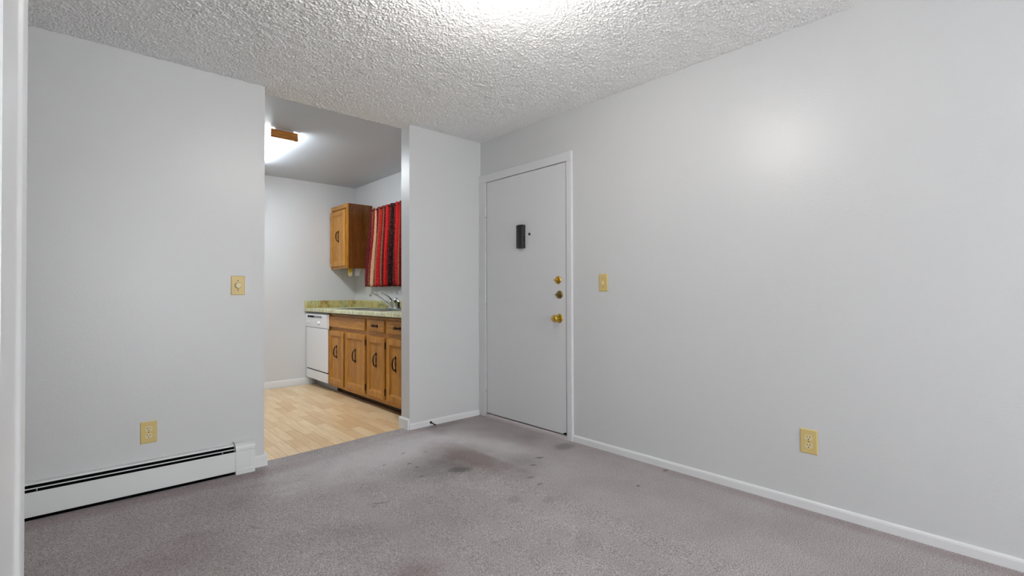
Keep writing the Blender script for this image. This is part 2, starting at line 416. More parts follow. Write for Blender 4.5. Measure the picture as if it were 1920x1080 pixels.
# wall behind the camera with an unseen window, added as a source of fill light
WX0, WX1, WZ0, WZ1 = -.5, 2.2, .35, 2.12
bm = bm_new()
bx(bm, XL - .1, WX0, YF - .1, YF, -.1, CZ + .05); bx(bm, WX1, XR, YF - .1, YF, -.1, CZ + .05)
bx(bm, WX0, WX1, YF - .1, YF, -.1, WZ0); bx(bm, WX0, WX1, YF - .1, YF, WZ1, CZ + .05)
struct(obj('wall_front', bm, MW))
wn = thing('fill_window_1', None, None, ((WX0 + WX1) / 2, YF - .05, WZ0), kind='structure')
bm = bm_new(); t = .05
bx(bm, WX0, WX1, YF - .08, YF - .02, WZ0, WZ0 + t); bx(bm, WX0, WX1, YF - .08, YF - .02, WZ1 - t, WZ1)
for a in (WX0, WX1 - t, (WX0 + WX1) / 2 - t / 2): bx(bm, a, a + t, YF - .08, YF - .02, WZ0 + t, WZ1 - t)
obj('fill_window_frame', bm, MTRIM, wn)
for a, b in ((WX0 + t, (WX0 + WX1) / 2 - t / 2), ((WX0 + WX1) / 2 + t / 2, WX1 - t)):
    bm = bm_new(); bx(bm, a, b, YF - .052, YF - .048, WZ0 + t, WZ1 - t); obj('pane', bm, MGLASS, wn)

# baseboards -------------------------------------------------------------
def bprof(th, h):   # (distance from wall, z)
    return [(0, -.06), (th, -.06), (th, h - .012), (th * .85, h - .005), (th * .5, h - .001), (0, h)]
bm = bm_new(); prism(bm, [(XR - d, z) for d, z in bprof(.013, .047)], YF, 2.347, 'y'); struct(obj('baseboard_right', bm, MTRIM))
bm = bm_new(); prism(bm, [(YB - d, z) for d, z in bprof(.013, .048)], OR - .006, XR - .026, 'x'); struct(obj('baseboard_back', bm, MTRIM))
bm = bm_new(); prism(bm, [(OR - d, z) for d, z in bprof(.019, .084)], YB - .004, YT + .012, 'y'); struct(obj('baseboard_jamb', bm, MTRIM))
bm = bm_new(); prism(bm, [(YB - d, z) for d, z in bprof(.016, .050)], .884, OL + .017, 'x'); prism(bm, [(OL + d, z) for d, z in bprof(.017, .050)], YB - .001, YT, 'y')
struct(obj('baseboard_back_left', bm, MTRIM))
bm = bm_new(); prism(bm, [(YK - d, z) for d, z in bprof(.013, .078)], KX0, 2.2, 'x'); struct(obj('baseboard_kitchen', bm, MTRIM))

# door casing ---------------------------------------------------------------
bm = bm_new(); C0 = 2.347; CT = 2.133; T = .021
def casing_v(bm, ya, yb, z1): bx(bm, XR - T, XR + .002, ya, yb, -.02, z1, .004, 2)
casing_v(bm, C0, DY0 - .006, DZ1 + .003); casing_v(bm, DY1 + .002, YB + .0, DZ1 + .003)
bx(bm, XR - T, XR + .002, C0, YB, DZ1 + .003, CT, .004, 2)
bx(bm, XD + .034, XR + .05, DY0 - .012, DY0 - .002, -.02, DZ1 + .012); bx(bm, XD + .002, XR + .05, DY1 + .002, DY1 + .012, -.02, DZ1 + .012); bx(bm, XD + .034, XR + .05, DY0 - .012, DY1 + .012, DZ1 + .002, DZ1 + .012)
struct(obj('trim_2', bm, MDOOR))
bm = bm_new(); bx(bm, XR - .030, XR + .05, DY0 - .002, DY1 + .002, -.02, .026, .005, 2); struct(obj('trim_3', bm, MSILL))

# ------------------------------------------------------------------ entry door
dr = thing('door_1', 'flat white entry door with brass locks and knob', 'door', (XD, (DY0 + DY1) / 2, .034), kind='structure')
bm = bm_new(); bx(bm, XD, XD + .045, DY0 + .0035, DY1 - .0035, .036, DZ1 - .0015, .0012, 1); obj('door_slab', bm, MDOOR, dr)
for z in (dz(1.805), dz(1.037), dz(.27)):
    bm = bm_new(); tube(bm, [(XD - .007, DY1 + .001, z - .045), (XD - .007, DY1 + .001, z + .045)], .0055, 10)
    for k in (-.015, .015): tube(bm, [(XD - .007, DY1 + .001, z + k - .001), (XD - .007, DY1 + .001, z + k + .001)], .0062, 10)
    h = obj('hinge', bm, MTRIM, dr, True)
    bm = bm_new(); lathe(bm, (XD - .007, DY1 + .001, z - .050), (0, 0, 1), [(0, .003), (.002, .006), (.005, .006)], 10); obj('hinge_pin', bm, MBRASSD, h)
def deadbolt(y, z, mat):
    bm = bm_new(); lathe(bm, (XD + .004, y, z), (-1, 0, 0), [(0, .031), (.004, .031), (.010, .028), (.013, .022), (.0135, .018), (.011, .016), (.011, .0)], 28)
    d = obj('deadbolt', bm, mat, dr, True)
    bm = bm_new(); lathe(bm, (XD - .007, y, z), (-1, 0, 0), [(0, .015), (.008, .014), (.011, .010), (.011, 0)], 20); obj('cylinder', bm, mat, d, True)
    bm = bm_new(); bx(bm, XD - .033, XD - .016, y - .003, y + .017, z - .0055, z + .0055, .003, 2); obj('thumb_turn', bm, mat, d, True)
deadbolt(2.497 * KD, dz(1.183), MBRASS); deadbolt(2.482 * KD, dz(1.073), MBRASSD)
bm = bm_new(); lathe(bm, (XD + .004, 2.486 * KD, dz(.894)), (-1, 0, 0), [(0, .034), (.005, .034), (.009, .031), (.012, .024), (.014, .017)], 28); k0 = obj('door_knob', bm, MBRASS, dr, True)
bm = bm_new(); lathe(bm, (XD - .008, 2.486 * KD, dz(.894)), (-1, 0, 0), [(0, .015), (.010, .012), (.020, .012), (.026, .019), (.034, .0255), (.044, .0275), (.053, .025), (.058, .018), (.059, .008), (.057, .006), (.057, 0)], 28); obj('knob', bm, MBRASS, k0, True)
bm = bm_new(); lathe(bm, (XD + .004, 2.807 * KD, dz(1.560)), (-1, 0, 0), [(0, .0105), (.004, .0105), (.006, .009), (.004, .007), (.004, 0)], 16); obj('peephole', bm, MDARK, dr, True)
bm = bm_new(); prism(bm, [(DY0 + .004, .037), (DY0 + .034, .037), (DY0 + .026, .046), (DY0 + .004, .052)], XD - .002, XD + .006, 'x'); obj('weather_seal', bm, MDARK, dr)

# door chime on the door
ch = thing('door_chime', 'black plastic door chime box mounted beside the peephole', 'door chime', (XD, 2.876, 1.448))
y0, y1, z0, z1 = 2.853 * KD, 2.930 * KD, 1.448, 1.637
bm = bm_new(); ND = 10
outline = [(XD + .003, y0), (XD - .027, y0), (XD - .034, y0 + .004)] + [(XD - .034 - .007 * math.sin(math.pi * i / ND), y0 + .004 + (y1 - y0 - .008) * i / ND) for i in range(1, ND)] + [(XD - .034, y1 - .004), (XD - .027, y1), (XD + .003, y1)]
prism(bm, outline, z0, z1, 'z'); bmesh.ops.bevel(bm, geom=[e for e in bm.edges if abs(e.verts[0].co.z - e.verts[1].co.z) < 1e-6], offset=.003, segments=2, affect='EDGES')
obj('housing', bm, MBLACK, ch, True)
for z in (1.537, 1.513):
    bm = bm_new(); bx(bm, XD - .022, XD - .009, y0 - .0008, y0 + .002, z - .009, z + .009, .002, 1); obj('sound_hole', bm, MDARK, ch)
bm = bm_new(); bx(bm, XD - .030, XD - .0285, y0 - .0006, y0 + .004, z0 + .004, z1 - .004); obj('seam', bm, MDARK, ch)

# ------------------------------------------------------------------ wall plates (built on a local frame: a = along wall, n = out of wall)
class Frame:
    def __init__(s, o, a, n): s.o, s.a, s.n = Vector(o), Vector(a), Vector(n)
    def __call__(s, u, w, h): return s.o + s.a * u + s.n * w + Vector((0, 0, h))
def fbox(F, u0, u1, w0, w1, h0, h1, bev=0.0, seg=2):
    b = bmesh.new(); bmesh.ops.create_cube(b, size=1)
    for v in b.verts: v.co = Vector(((u0 + u1) / 2 + v.co.x * (u1 - u0), (w0 + w1) / 2 + v.co.y * (w1 - w0), (h0 + h1) / 2 + v.co.z * (h1 - h0)))
    if bev: bmesh.ops.bevel(b, geom=list(b.edges), offset=bev, segments=seg, affect='EDGES')
    for v in b.verts: v.co = F(*v.co)
    return b
def plate(F, w, h, parent):
    b = bmesh.new(); pts = [(-.5, 0, -.5), (.5, 0, -.5), (.5, 0, .5), (-.5, 0, .5)]
    r = [[b.verts.new((p[0] * (w - 2 * i), d, p[2] * (h - 2 * i))) for p in pts] for i, d in ((0, 0), (0, .0025), (.004, .0055))]
    for k in range(2):
        for i in range(4): b.faces.new((r[k][i], r[k][(i + 1) % 4], r[k + 1][(i + 1) % 4], r[k + 1][i]))
    b.faces.new(r[2]); b.faces.new(list(reversed(r[0])))
    for v in b.verts: v.co = F(*v.co)
    return obj('cover_plate', b, MIVORY, parent)
def screw(F, h, parent, mat=MBRASSD):
    b = bm_new(); lathe(b, F(0, .0052, h), F.n, [(0, .0035), (.0012, .003), (.0014, 0)], 12); obj('screw', b, mat, parent)
def outlet(o, a, n, label, w=.078, h=.122):
    t = thing('wall_outlet', label, 'outlet', o, 'ivory duplex wall outlets'); F = Frame(o, a, n); plate(F, w, h, t)
    for s in (-1, 1):
        b = bm_new(); ring = []; c = F(0, .004, s * .0195)
        pts = []
        for k in range(28):
            an = 2 * math.pi * k / 28; u, v = .0172 * math.cos(an), .0172 * math.sin(an); v = max(-.0135, min(.0135, v)); pts.append((u, v))
        A = [b.verts.new(F(u, .004, s * .0195 + v)) for u, v in pts]; B = [b.verts.new(F(u, .0072, s * .0195 + v)) for u, v in pts]
        for k in range(28): b.faces.new((A[k], A[(k + 1) % 28], B[(k + 1) % 28], B[k]))
        b.faces.new(B); b.faces.new(list(reversed(A)))
        rc = obj('receptacle', b, MIVORY2, t)
        for u, hh in ((-.0065, .0085), (.0065, .007)):
            obj('slot', fbox(F, u - .0013, u + .0013, .0066, .0076, s * .0195 + .004 - hh / 2, s * .0195 + .004 + hh / 2), MDARK, rc)
        b = bm_new(); lathe(b, F(0, .0066, s * .0195 - .008), n, [(0, .0026), (.001, .0026), (.001, 0)], 12); obj('ground_hole', b, MDARK, rc)
    screw(F, 0, t)
outlet((XR, .8115, .339), (0, 1, 0), (-1, 0, 0), 'ivory duplex outlet on the wall beyond the entry door')
outlet((.3455, YB, .305), (1, 0, 0), (0, -1, 0), 'ivory duplex outlet on the wall above the baseboard heater')
o = (XR, 2.0745, 1.1565)
t = thing('light_switch', 'ivory toggle light switch on the wall beside the door casing', 'switch', o); F = Frame(o, (0, 1, 0), (-1, 0, 0)); plate(F, .074, .122, t)
obj('toggle_slot', fbox(F, -.006, .006, .004, .0062, -.0135, .0135), MIVORY2, t)
b = fbox(F, -.0042, .0042, .004, .019, -.006, .004, .0012, 1); obj('toggle', b, MIVORY2, t)
screw(F, .030, t); screw(F, -.030, t)
o = (.795, YB, 1.139)
t = thing('dimmer_switch', 'ivory dimmer switch with round knob near the kitchen opening', 'switch', o); F = Frame(o, (1, 0, 0), (0, -1, 0)); plate(F, .078, .120, t)
b = bm_new(); lathe(b, F(0, .004, 0), F.n, [(0, .0195), (.010, .0190), (.016, .0175), (.0185, .0155), (.019, 0)], 28); obj('knob', b, MIVORY2, t, True)
screw(F, .030, t, MBLACK); screw(F, -.030, t, MBLACK)

# door stop on the back baseboard
t = thing('door_stop', 'small dark spring door stop on the baseboard by the door', 'door stop', (2.212, YB - .013, .027))
b = bm_new(); lathe(b, (2.212, YB - .013, .027), (0, -1, 0), [(0, .010), (.004, .010), (.008, .006)], 14); obj('base', b, MBRZ, t, True)
b = bm_new(); n = 90; tube(b, [(2.212 + .0042 * math.cos(i * .9), YB - .020 - .055 * i / n, .026 - .006 * (i / n) + .0042 * math.sin(i * .9)) for i in range(n)], .0011, 5); obj('spring', b, MBRZ, t, True)
b = bm_new(); lathe(b, (2.212, YB - .074, .020), (0, -1, -.1), [(0, .006), (.008, .0065), (.010, .005), (.011, 0)], 14); obj('rubber_tip', b, MBLACK, t, True)

# ------------------------------------------------------------------ baseboard heater
HX0, HX1 = XL + .01, .772
t = thing('baseboard_heater', 'long white hydronic baseboard heater along the wall', 'heater', (HX0, YB, -.024))
def hp(d): return YB - d
b = bm_new(); bx(b, HX0, HX1 + .06, hp(.005), YB, -.03, .1495); obj('back_panel', b, MHEAT, t)
b = bm_new(); prism(b, [(hp(0), .1525), (hp(.033), .1522), (hp(.0365), .1505), (hp(.0375), .1425), (hp(.0360), .1425), (hp(.0345), .1490), (hp(0), .1500)], HX0, HX1, 'x'); obj('hood', b, MHEAT, t)
b = bm_new(); prism(b, [(hp(.005), .1490), (hp(.030), .1490), (hp(.032), .110), (hp(.050), .106), (hp(.052), -.030), (hp(.005), -.030)], HX0, HX1, 'x'); obj('fin_shade_core', b, MDARK, t)  # near-black core run down to the floor, painting the heater's inner shade
b = bm_new(); prism(b, [(hp(.0560), .1305), (hp(.0570), .1270), (hp(.0545), .1262), (hp(.0480), .1290), (hp(.0480), .1300)], HX0, HX1, 'x'); obj('damper', b, MHEAT, t)
b = bm_new(); prism(b, [(hp(.0690), .1150), (hp(.0715), .1162), (hp(.0728), .1145), (hp(.0735), .000), (hp(.0725), -.004), (hp(.0700), -.004)], HX0, HX1, 'x'); obj('front_panel', b, MHEAT, t)
for x in (-.105, .700):
    b = bm_new(); bx(b, x - .002, x + .002, hp(.066), hp(.050), .118, .128); obj('bracket', b, MGREY, t)
b = bm_new(); pr = [(hp(0), .166), (hp(.045), .165), (hp(.062), .160), (hp(.074), .150), (hp(.080), .136), (hp(.0805), .121), (hp(.078), .118), (hp(.0785), .010), (hp(.081), .006), (hp(.081), -.024), (hp(0), -.024)]
prism(b, pr, HX1 - .003, .876, 'x'); ec = obj('end_cap', b, MHEAT, t)
b = bm_new(); bx(b, .846, .849, hp(.0795), hp(.070), .012, .112); obj('seam', b, MHEAT, ec)

# ------------------------------------------------------------------ ceiling lamp (bare bulb)
LX, LY = 1.238, 1.408
t = thing('ceiling_lamp', 'small white stem ceiling lamp with a lit bare bulb', 'ceiling lamp', (LX, LY, CZ))
b = bm_new(); lathe(b, (LX, LY, CZ), (0, 0, -1), [(0, .060), (.008, .060), (.016, .050), (.022, .020), (.024, .008)], 28); obj('canopy', b, MTRIM, t, True)
b = bm_new(); tube(b, [(LX, LY, CZ - .02), (LX, LY, CZ - .11)], .006, 12); obj('stem', b, MTRIM, t, True)
b = bm_new(); lathe(b, (LX, LY, CZ - .105), (0, 0, -1), [(0, .008), (.004, .018), (.010, .021), (.036, .021), (.040, .018)], 24); obj('socket', b, MTRIM, t, True)
b = bm_new(); lathe(b, (LX, LY, CZ - .143), (0, 0, -1), [(0, .013), (.012, .015), (.030, .022), (.050, .029), (.066, .030), (.080, .0265), (.090, .0195), (.096, .010), (.0975, 0)], 24); obj('bulb', b, MBULB, t, True)

# ------------------------------------------------------------------ kitchen fluorescent fixture
FX0, FX1, FY0, FY1 = 1.222, 1.436, 4.245, 5.465
t = thing('fluorescent_light', 'kitchen ceiling fluorescent light with wooden end caps', 'ceiling light', ((FX0 + FX1) / 2, FY0, CZ))
b = bm_new(); bx(b, FX0 + .03, FX1 - .03, FY0 + .018, FY1 - .018, CZ - .02, CZ + .004); obj('housing', b, MWHITE, t)
for a in (FY0, FY1 - .018):
    b = bm_new(); bx(b, FX0, FX1, a, a + .018, CZ - .073, CZ - .003, .006, 2); obj('end_cap', b, CAPW, t)
b = bm_new(); hw = (FX1 - FX0) / 2 - .006; cx = (FX0 + FX1) / 2
prism(b, [(cx - hw, CZ - .012), (cx - hw, CZ - .045), (cx - hw + .02, CZ - .066), (cx, CZ - .070), (cx + hw - .02, CZ - .066), (cx + hw, CZ - .045), (cx + hw, CZ - .012)], FY0 + .018, FY1 - .018, 'y'); obj('diffuser', b, MTUBE, t)

# ------------------------------------------------------------------ cabinet parts
def panel_door(parent, x, y0, y1, z0, z1, name='door', st=.055, hinge_at=None):
    """framed door facing -x; x = back plane of the door"""
    th = .020; d = None
    b = bm_new()
    bx(b, x - th, x, y0, y0 + st, z0, z1, .004, 2); bx(b, x - th, x, y1 - st, y1, z0, z1, .004, 2)
    bx(b, x - th, x, y0 + st - .004, y1 - st + .004, z0, z0 + st, .004, 2); bx(b, x - th, x, y0 + st - .004, y1 - st + .004, z1 - st, z1, .004, 2)
    d = obj(name, b, OAK, parent)
    b = bm_new(); bx(b, x - .0055, x - .001, y0 + st - .006, y1 - st + .006, z0 + st - .006, z1 - st + .006); obj('panel', b, OAK, d)
    b = bm_new(); m = .014; Y0, Y1, Z0, Z1 = y0 + st, y1 - st, z0 + st, z1 - st
    # chamfered moulding inside the frame
    for (pa, pb, qa, qb) in (((Y0, Z0), (Y1, Z0), (Y0 + m, Z0 + m), (Y1 - m, Z0 + m)), ((Y1, Z0), (Y1, Z1), (Y1 - m, Z0 + m), (Y1 - m, Z1 - m)), ((Y1, Z1), (Y0, Z1), (Y1 - m, Z1 - m), (Y0 + m, Z1 - m)), ((Y0, Z1), (Y0, Z0), (Y0 + m, Z1 - m), (Y0 + m, Z0 + m))):
        vv = [b.verts.new((x - .0165, pa[0], pa[1])), b.verts.new((x - .0165, pb[0], pb[1])), b.verts.new((x - .0055, qb[0], qb[1])), b.verts.new((x - .0055, qa[0], qa[1]))]
        ww = [b.verts.new((x - .002, v.co.y, v.co.z)) for v in vv]
        b.faces.new(vv); b.faces.new(list(reversed(ww)))
        for i in range(4): b.faces.new((vv[i], ww[i], ww[(i + 1) % 4], vv[(i + 1) % 4]))
    obj('moulding', b, OAK, d)
    if hinge_at is not None:
        for z in (z0 + .07, z1 - .07):
            b = bm_new(); tube(b, [(x - .012, hinge_at, z - .025), (x - .012, hinge_at, z + .025)], .006, 8)
            tube(b, [(x - .012, hinge_at, z - .032), (x - .012, hinge_at, z - .026)], .0045, 8); tube(b, [(x - .012, hinge_at, z + .026), (x - .012, hinge_at, z + .032)], .0045, 8); obj('hinge', b, MBRZ, d, True)
    return d
def pull(parent, x, yc, zc, L, vertical):
    """ornate bail pull: scalloped backplate, two posts and an arched grip"""
    def P(s, w, out): return (x - out, yc + w, zc + s) if vertical else (x - out, yc + s, zc + w)
    n = 44; A = []; B = []
    b = bm_new(); up = []; dn = []
    for i in range(n + 1):
        s = -L / 2 + L * i / n; q = abs(s) / (L / 2)
        w = .0065 + .0105 * max(0, math.cos((q - .74) * 8)) * (q > .5) + .0045 * max(0, math.cos(q * 6.0)) * (q <= .5)
        w *= min(1, (1 - q) * 9 + .25)
        up.append((s, w)); dn.append((s, -w))
    loop = up + list(reversed(dn))
    F0 = [b.verts.new(P(s, w, 0)) for s, w in loop]; F1 = [b.verts.new(P(s, w, .003)) for s, w in loop]
    for i in range(len(loop)): b.faces.new((F0[i], F0[(i + 1) % len(loop)], F1[(i + 1) % len(loop)], F1[i]))
    for i in range(n):
        j = len(loop) - 1 - i
        b.faces.new((F1[i], F1[i + 1], F1[j - 1], F1[j])); b.faces.new((F0[i], F0[j], F0[j - 1], F0[i + 1]))
    h = obj('handle', b, MBRZ, parent)
    b = bm_new(); g = L * .36
    tube(b, [P(-g, 0, .001), P(-g, 0, .012)] + [P(-g * math.cos(math.pi * i / 12), 0, .012 + .020 * math.sin(math.pi * i / 12)) for i in range(1, 12)] + [P(g, 0, .012), P(g, 0, .001)], [.005, .005] + [.0042 + .0026 * math.sin(math.pi * i / 12) for i in range(1, 12)] + [.004, .004], 8)
    obj('grip', b, MBRZ, h, True)
def drawer(parent, x, y0, y1, z0, z1, name='drawer_front', with_pull=True):
    b = bm_new(); bx(b, x - .020, x, y0, y1, z0, z1, .005, 2); d = obj(name, b, OAKH, parent)
    if with_pull: pull(d, x - .020, (y0 + y1) / 2, (z0 + z1) / 2, .125, False)
    return d
XFR = 2.170        # face-frame plane
def base_unit(y0, y1, label):
    t = thing('base_cabinet', label, 'cabinet', (XFR, (y0 + y1) / 2, 0), 'oak base cabinets under the counter')
    b = bm_new(); e = .0008
    bx(b, XFR + .02, XR - .002, y0 + e, y0 + .016, .085, .862); bx(b, XFR + .02, XR - .002, y1 - .016, y1 - e, .085, .862); bx(b, XFR + .02, XR - .002, y0 + .016, y1 - .016, .085, .101); bx(b, XR - .012, XR - .002, y0 + .016, y1 - .016, .101, .862)
    obj('body', b, OAK, t)
    return t
def face_frame(t, y0, y1, zr, mull=()):
    e = .0008; z0, z1 = .068, .862
    sts = [(y0 + e, y0 + .03, z1), (y1 - .03, y1 - e, z1)] + [(m - .02, m + .02, .66) for m in mull]
    for a, c, zz in sts:
        b = bm_new(); bx(b, XFR, XFR + .02, a, c, z0, zz); obj('stile', b, OAK, t)
    for a, c in ((z0, z0 + .045), (z1 - .03, z1), zr):
        b = bm_new(); bx(b, XFR + .0005, XFR + .02, y0 + .03, y1 - .03, a, c); obj('rail', b, OAKH, t)
A0, A1, B0, C0_ = 4.478, 5.410, 4.082, 3.600
tA = base_unit(A0, A1, 'oak sink base cabinet with two doors and a plain false front'); face_frame(tA, A0, A1, (.67, .72), ((5.0 + 4.962) / 2,))
drawer(tA, XFR, 4.503, 5.392, .722, .838, 'false_front', False)
d = panel_door(tA, XFR, 5.006, 5.392, .098, .680, hinge_at=5.398); pull(d, XFR - .0055, 5.20, .455, .150, True)
d = panel_door(tA, XFR, 4.503, 4.960, .104, .678, hinge_at=4.496); pull(d, XFR - .0055, 4.735, .455, .150, True)
tB = base_unit(B0, A0, 'narrow oak base cabinet between the sink base and the last unit'); face_frame(tB, B0, A0, (.67, .72))
drawer(tB, XFR, 4.108, 4.455, .722, .836)
d = panel_door(tB, XFR, 4.104, 4.455, .108, .676, hinge_at=4.097); pull(d, XFR - .0055, 4.285, .455, .150, True)
tC = base_unit(C0_, B0, 'oak base cabinet against the opening wall, half hidden by it'); face_frame(tC, C0_, B0, (.67, .72))
drawer(tC, XFR, 3.640, 4.068, .720, .834)
d = panel_door(tC, XFR, 3.640, 4.062, .110, .674, hinge_at=3.63); pull(d, XFR - .0055, 3.915, .455, .150, True)
b = bm_new(); bx(b, 2.245, 2.262, C0_, 5.28, -.003, .067); bx(b, 2.262, XR - .01, C0_ + .0, C0_ + .02, 0, .067); o = obj('toe_kick', b, KICKW); o['label'] = 'dark wooden toe kick board under the oak base cabinets'; o['category'] = 'toe kick'
b = bm_new(); prism(b, [(2.245, -.003), (2.231, -.003), (2.232, .006), (2.238, .011), (2.245, .012)], C0_, 5.275, 'y'); o = obj('base_moulding', b, MOULD); o['label'] = 'thin brown quarter-round moulding along the kitchen floor at the toe kick'; o['category'] = 'moulding'

# ------------------------------------------------------------------ dishwasher
DX = 2.118
t = thing('dishwasher', 'white built-in dishwasher at the end of the counter', 'dishwasher', (DX, 5.69, 0))
b = bm_new(); bx(b, 2.148, XR - .01, 5.415, YK - .006, .09, .866); obj('tub_body', b, MGREY, t)
b = bm_new(); prism(b, [(DX + .012, .852), (DX + .002, .846), (DX, .836), (DX + .006, .700), (DX + .012, .694), (2.148, .694), (2.148, .852)], 5.362, YK - .004, 'y'); cp = obj('control_panel', b, MWHITE, t)
b = bm_new(); bx(b, DX - .001, DX + .004, 5.50, 5.93, .808, .832); obj('vent', b, MGREY, cp)
for a, c in ((5.87, 5.92), (5.73, 5.86)):
    b = bm_new(); bx(b, DX - .002, DX + .004, a, c, .811, .829); obj('vent_slot', b, MDARK, cp)
b = bm_new(); lathe(b, (DX + .003, 5.585, .752), (-1, 0, 0), [(0, .024), (.006, .022), (.010, .017), (.022, .014), (.023, 0)], 20); obj('dial', b, MWHITE, cp, True)
for k in range(3):
    b = bm_new(); bx(b, DX - .003, DX + .006, 5.86 + k * .036, 5.888 + k * .036, .744, .762, .002, 1); obj('button', b, MWHITE, cp)
b = bm_new(); bx(b, 2.128, 2.148, 5.375, YK - .012, .206, .690, .005, 2); obj('door', b, MWHITE, t)
b = bm_new(); bx(b, 2.138, 2.148, 5.378, YK - .014, .192, .206); obj('gap', b, MDARK, t)
b = bm_new(); bx(b, 2.130, 2.148, 5.376, YK - .012, .092, .194, .004, 2); obj('lower_panel', b, MWHITE, t)
b = bm_new(); bx(b, 2.215, 2.225, 5.30, 5.86, .006, .092); bx(b, 2.235, 2.243, 5.86, YK - .02, .004, .09); obj('kick_plate', b, MGREY, t)

# ------------------------------------------------------------------ countertop with backsplash, sink, faucet
CF = 2.108; SX0, SX1, SY0, SY1 = 2.215, 2.655, 4.30, 5.28
t = thing('countertop', 'yellow-green marbled laminate countertop with backsplash', 'countertop', (2.4, 4.8, .878))
b = bm_new(); z0, z1 = .878, .915
bx(b, CF + .02, SX0, C0_, YK - .002, z0, z1); bx(b, SX1, XR - .002, C0_, YK - .002, z0, z1); bx(b, SX0, SX1, C0_, SY0, z0, z1); bx(b, SX0, SX1, SY1, YK - .002, z0, z1)
obj('slab', b, MLAM, t)
b = bm_new(); prism(b, [(CF + .02, z0 - .003), (CF + .002, z0 - .003), (CF, z0 + .002), (CF, z1 - .006), (CF + .004, z1 + .001), (CF + .02, z1)], C0_, YK - .002, 'y'); obj('front_edge', b, MLAM, t)
b = bm_new(); bx(b, CF + .002, XR - .002, YK - .020, YK - .001, z1, 1.000, .003, 2); obj('backsplash', b, MLAMB, t)
b = bm_new(); bx(b, XR - .020, XR - .001, C0_, YK - .020, z1, 1.000, .003, 2); obj('backsplash', b, MLAMB, t)
b = bm_new(); bx(b, 2.19, 2.21, 5.415, YK - .002, .866, .878); bx(b, 2.172, 2.20, C0_, 5.41, .862, .878); obj('support_strip', b, MDARK, t)
t = thing('sink', 'stainless steel double kitchen sink set into the counter', 'sink', (2.43, 4.79, .915))
b = bm_new(); e = .02; zt = .9195
bx(b, SX0 - e, SX0 + .03, SY0 - e, SY1 + e, .915, zt, .002, 1); bx(b, SX1 - .07, SX1 + e, SY0 - e, SY1 + e, .915, zt, .002, 1)
bx(b, SX0 + .03, SX1 - .07, SY0 - e, SY0 + .03, .915, zt, .002, 1); bx(b, SX0 + .03, SX1 - .07, SY1 - .03, SY1 + e, .915, zt, .002, 1); ym = (SY0 + SY1) / 2
bx(b, SX0 + .03, SX1 - .07, ym - .02, ym + .02, .915, zt, .002, 1); obj('rim', b, MSTEEL, t)
for a, c in ((SY0 + .03, ym - .02), (ym + .02, SY1 - .03)):
    b = bm_new(); xa, xb = SX0 + .03, SX1 - .07; zb = .76
    r0 = [b.verts.new(v) for v in ((xa, a, .918), (xb, a, .918), (xb, c, .918), (xa, c, .918))]
    r1 = [b.verts.new(v) for v in ((xa + .02, a + .02, zb), (xb - .02, a + .02, zb), (xb - .02, c - .02, zb), (xa + .02, c - .02, zb))]
    for i in range(4): b.faces.new((r0[i], r0[(i + 1) % 4], r1[(i + 1) % 4], r1[i]))
    b.faces.new(r1); bw = obj('bowl', b, MSTEEL, t)
    b = bm_new(); lathe(b, ((xa + xb) / 2, (a + c) / 2, zb), (0, 0, 1), [(0, .04), (.002, .038), (.002, 0)], 18); obj('drain', b, MGREY, bw)
fx = 2.630
t = thing('faucet', 'chrome kitchen faucet with long spout and lever behind the sink', 'faucet', (fx, 4.80, .9195))
b = bm_new(); bx(b, fx - .028, fx + .028, 4.665, 4.925, .9195, .930, .004, 2); obj('deck_plate', b, MCHROME, t, True)
b = bm_new(); lathe(b, (fx, 4.865, .929), (0, 0, 1), [(0, .027), (.010, .025), (.045, .023), (.066, .024), (.080, .020), (.088, .011), (.090, 0)], 22); obj('body', b, MCHROME, t, True)
b = bm_new(); tube(b, [(fx, 4.870, .944), (fx - .002, 4.93, .972), (fx - .008, 5.08, 1.030), (fx - .014, 5.17, 1.064), (fx - .018, 5.22, 1.076), (fx - .022, 5.27, 1.079), (fx - .024, 5.30, 1.075)], [.013, .012, .0115, .0115, .0115, .011, .011], 14); sp = obj('spout', b, MCHROME, t, True)
b = bm_new(); lathe(b, (fx - .024, 5.305, 1.078), (0, 0, -1), [(0, .010), (.004, .013), (.024, .013), (.028, .011), (.028, 0)], 14); obj('aerator', b, MCHROME, sp, True)
b = bm_new(); tube(b, [(fx, 4.85, .995), (fx, 4.875, 1.022), (fx - .002, 4.92, 1.046), (fx - .004, 4.99, 1.070), (fx - .005, 5.06, 1.084)], [.020, .017, .012, .009, .010], 12); lv = obj('lever', b, MCHROME, t, True)
b = bm_new(); lathe(b, (fx - .005, 5.055, 1.083), (0, 1, .15), [(0, .010), (.010, .012), (.018, .011), (.020, 0)], 12); obj('lever_tip', b, MCHROME, lv, True)
b = bm_new(); lathe(b, (fx, 4.755, .929), (0, 0, 1), [(0, .026), (.008, .024), (.030, .020), (.070, .021), (.082, .025), (.092, .024), (.102, .016), (.105, 0)], 20); hd = obj('handle_post', b, MCHROME, t, True)
b = bm_new(); tube(b, [(fx, 4.76, 1.026), (fx, 4.735, 1.026), (fx, 4.70, 1.008), (fx, 4.68, .990)], [.012, .011, .008, .007], 10); obj('cross_arm', b, MCHROME, hd, True)
b = bm_new(); lathe(b, (fx, 4.690, .929), (0, 0, 1), [(0, .020), (.008, .019), (.014, .013), (.050, .012), (.058, .016), (.066, .012), (.067, 0)], 16); obj('side_sprayer', b, MBLACK, t, True)

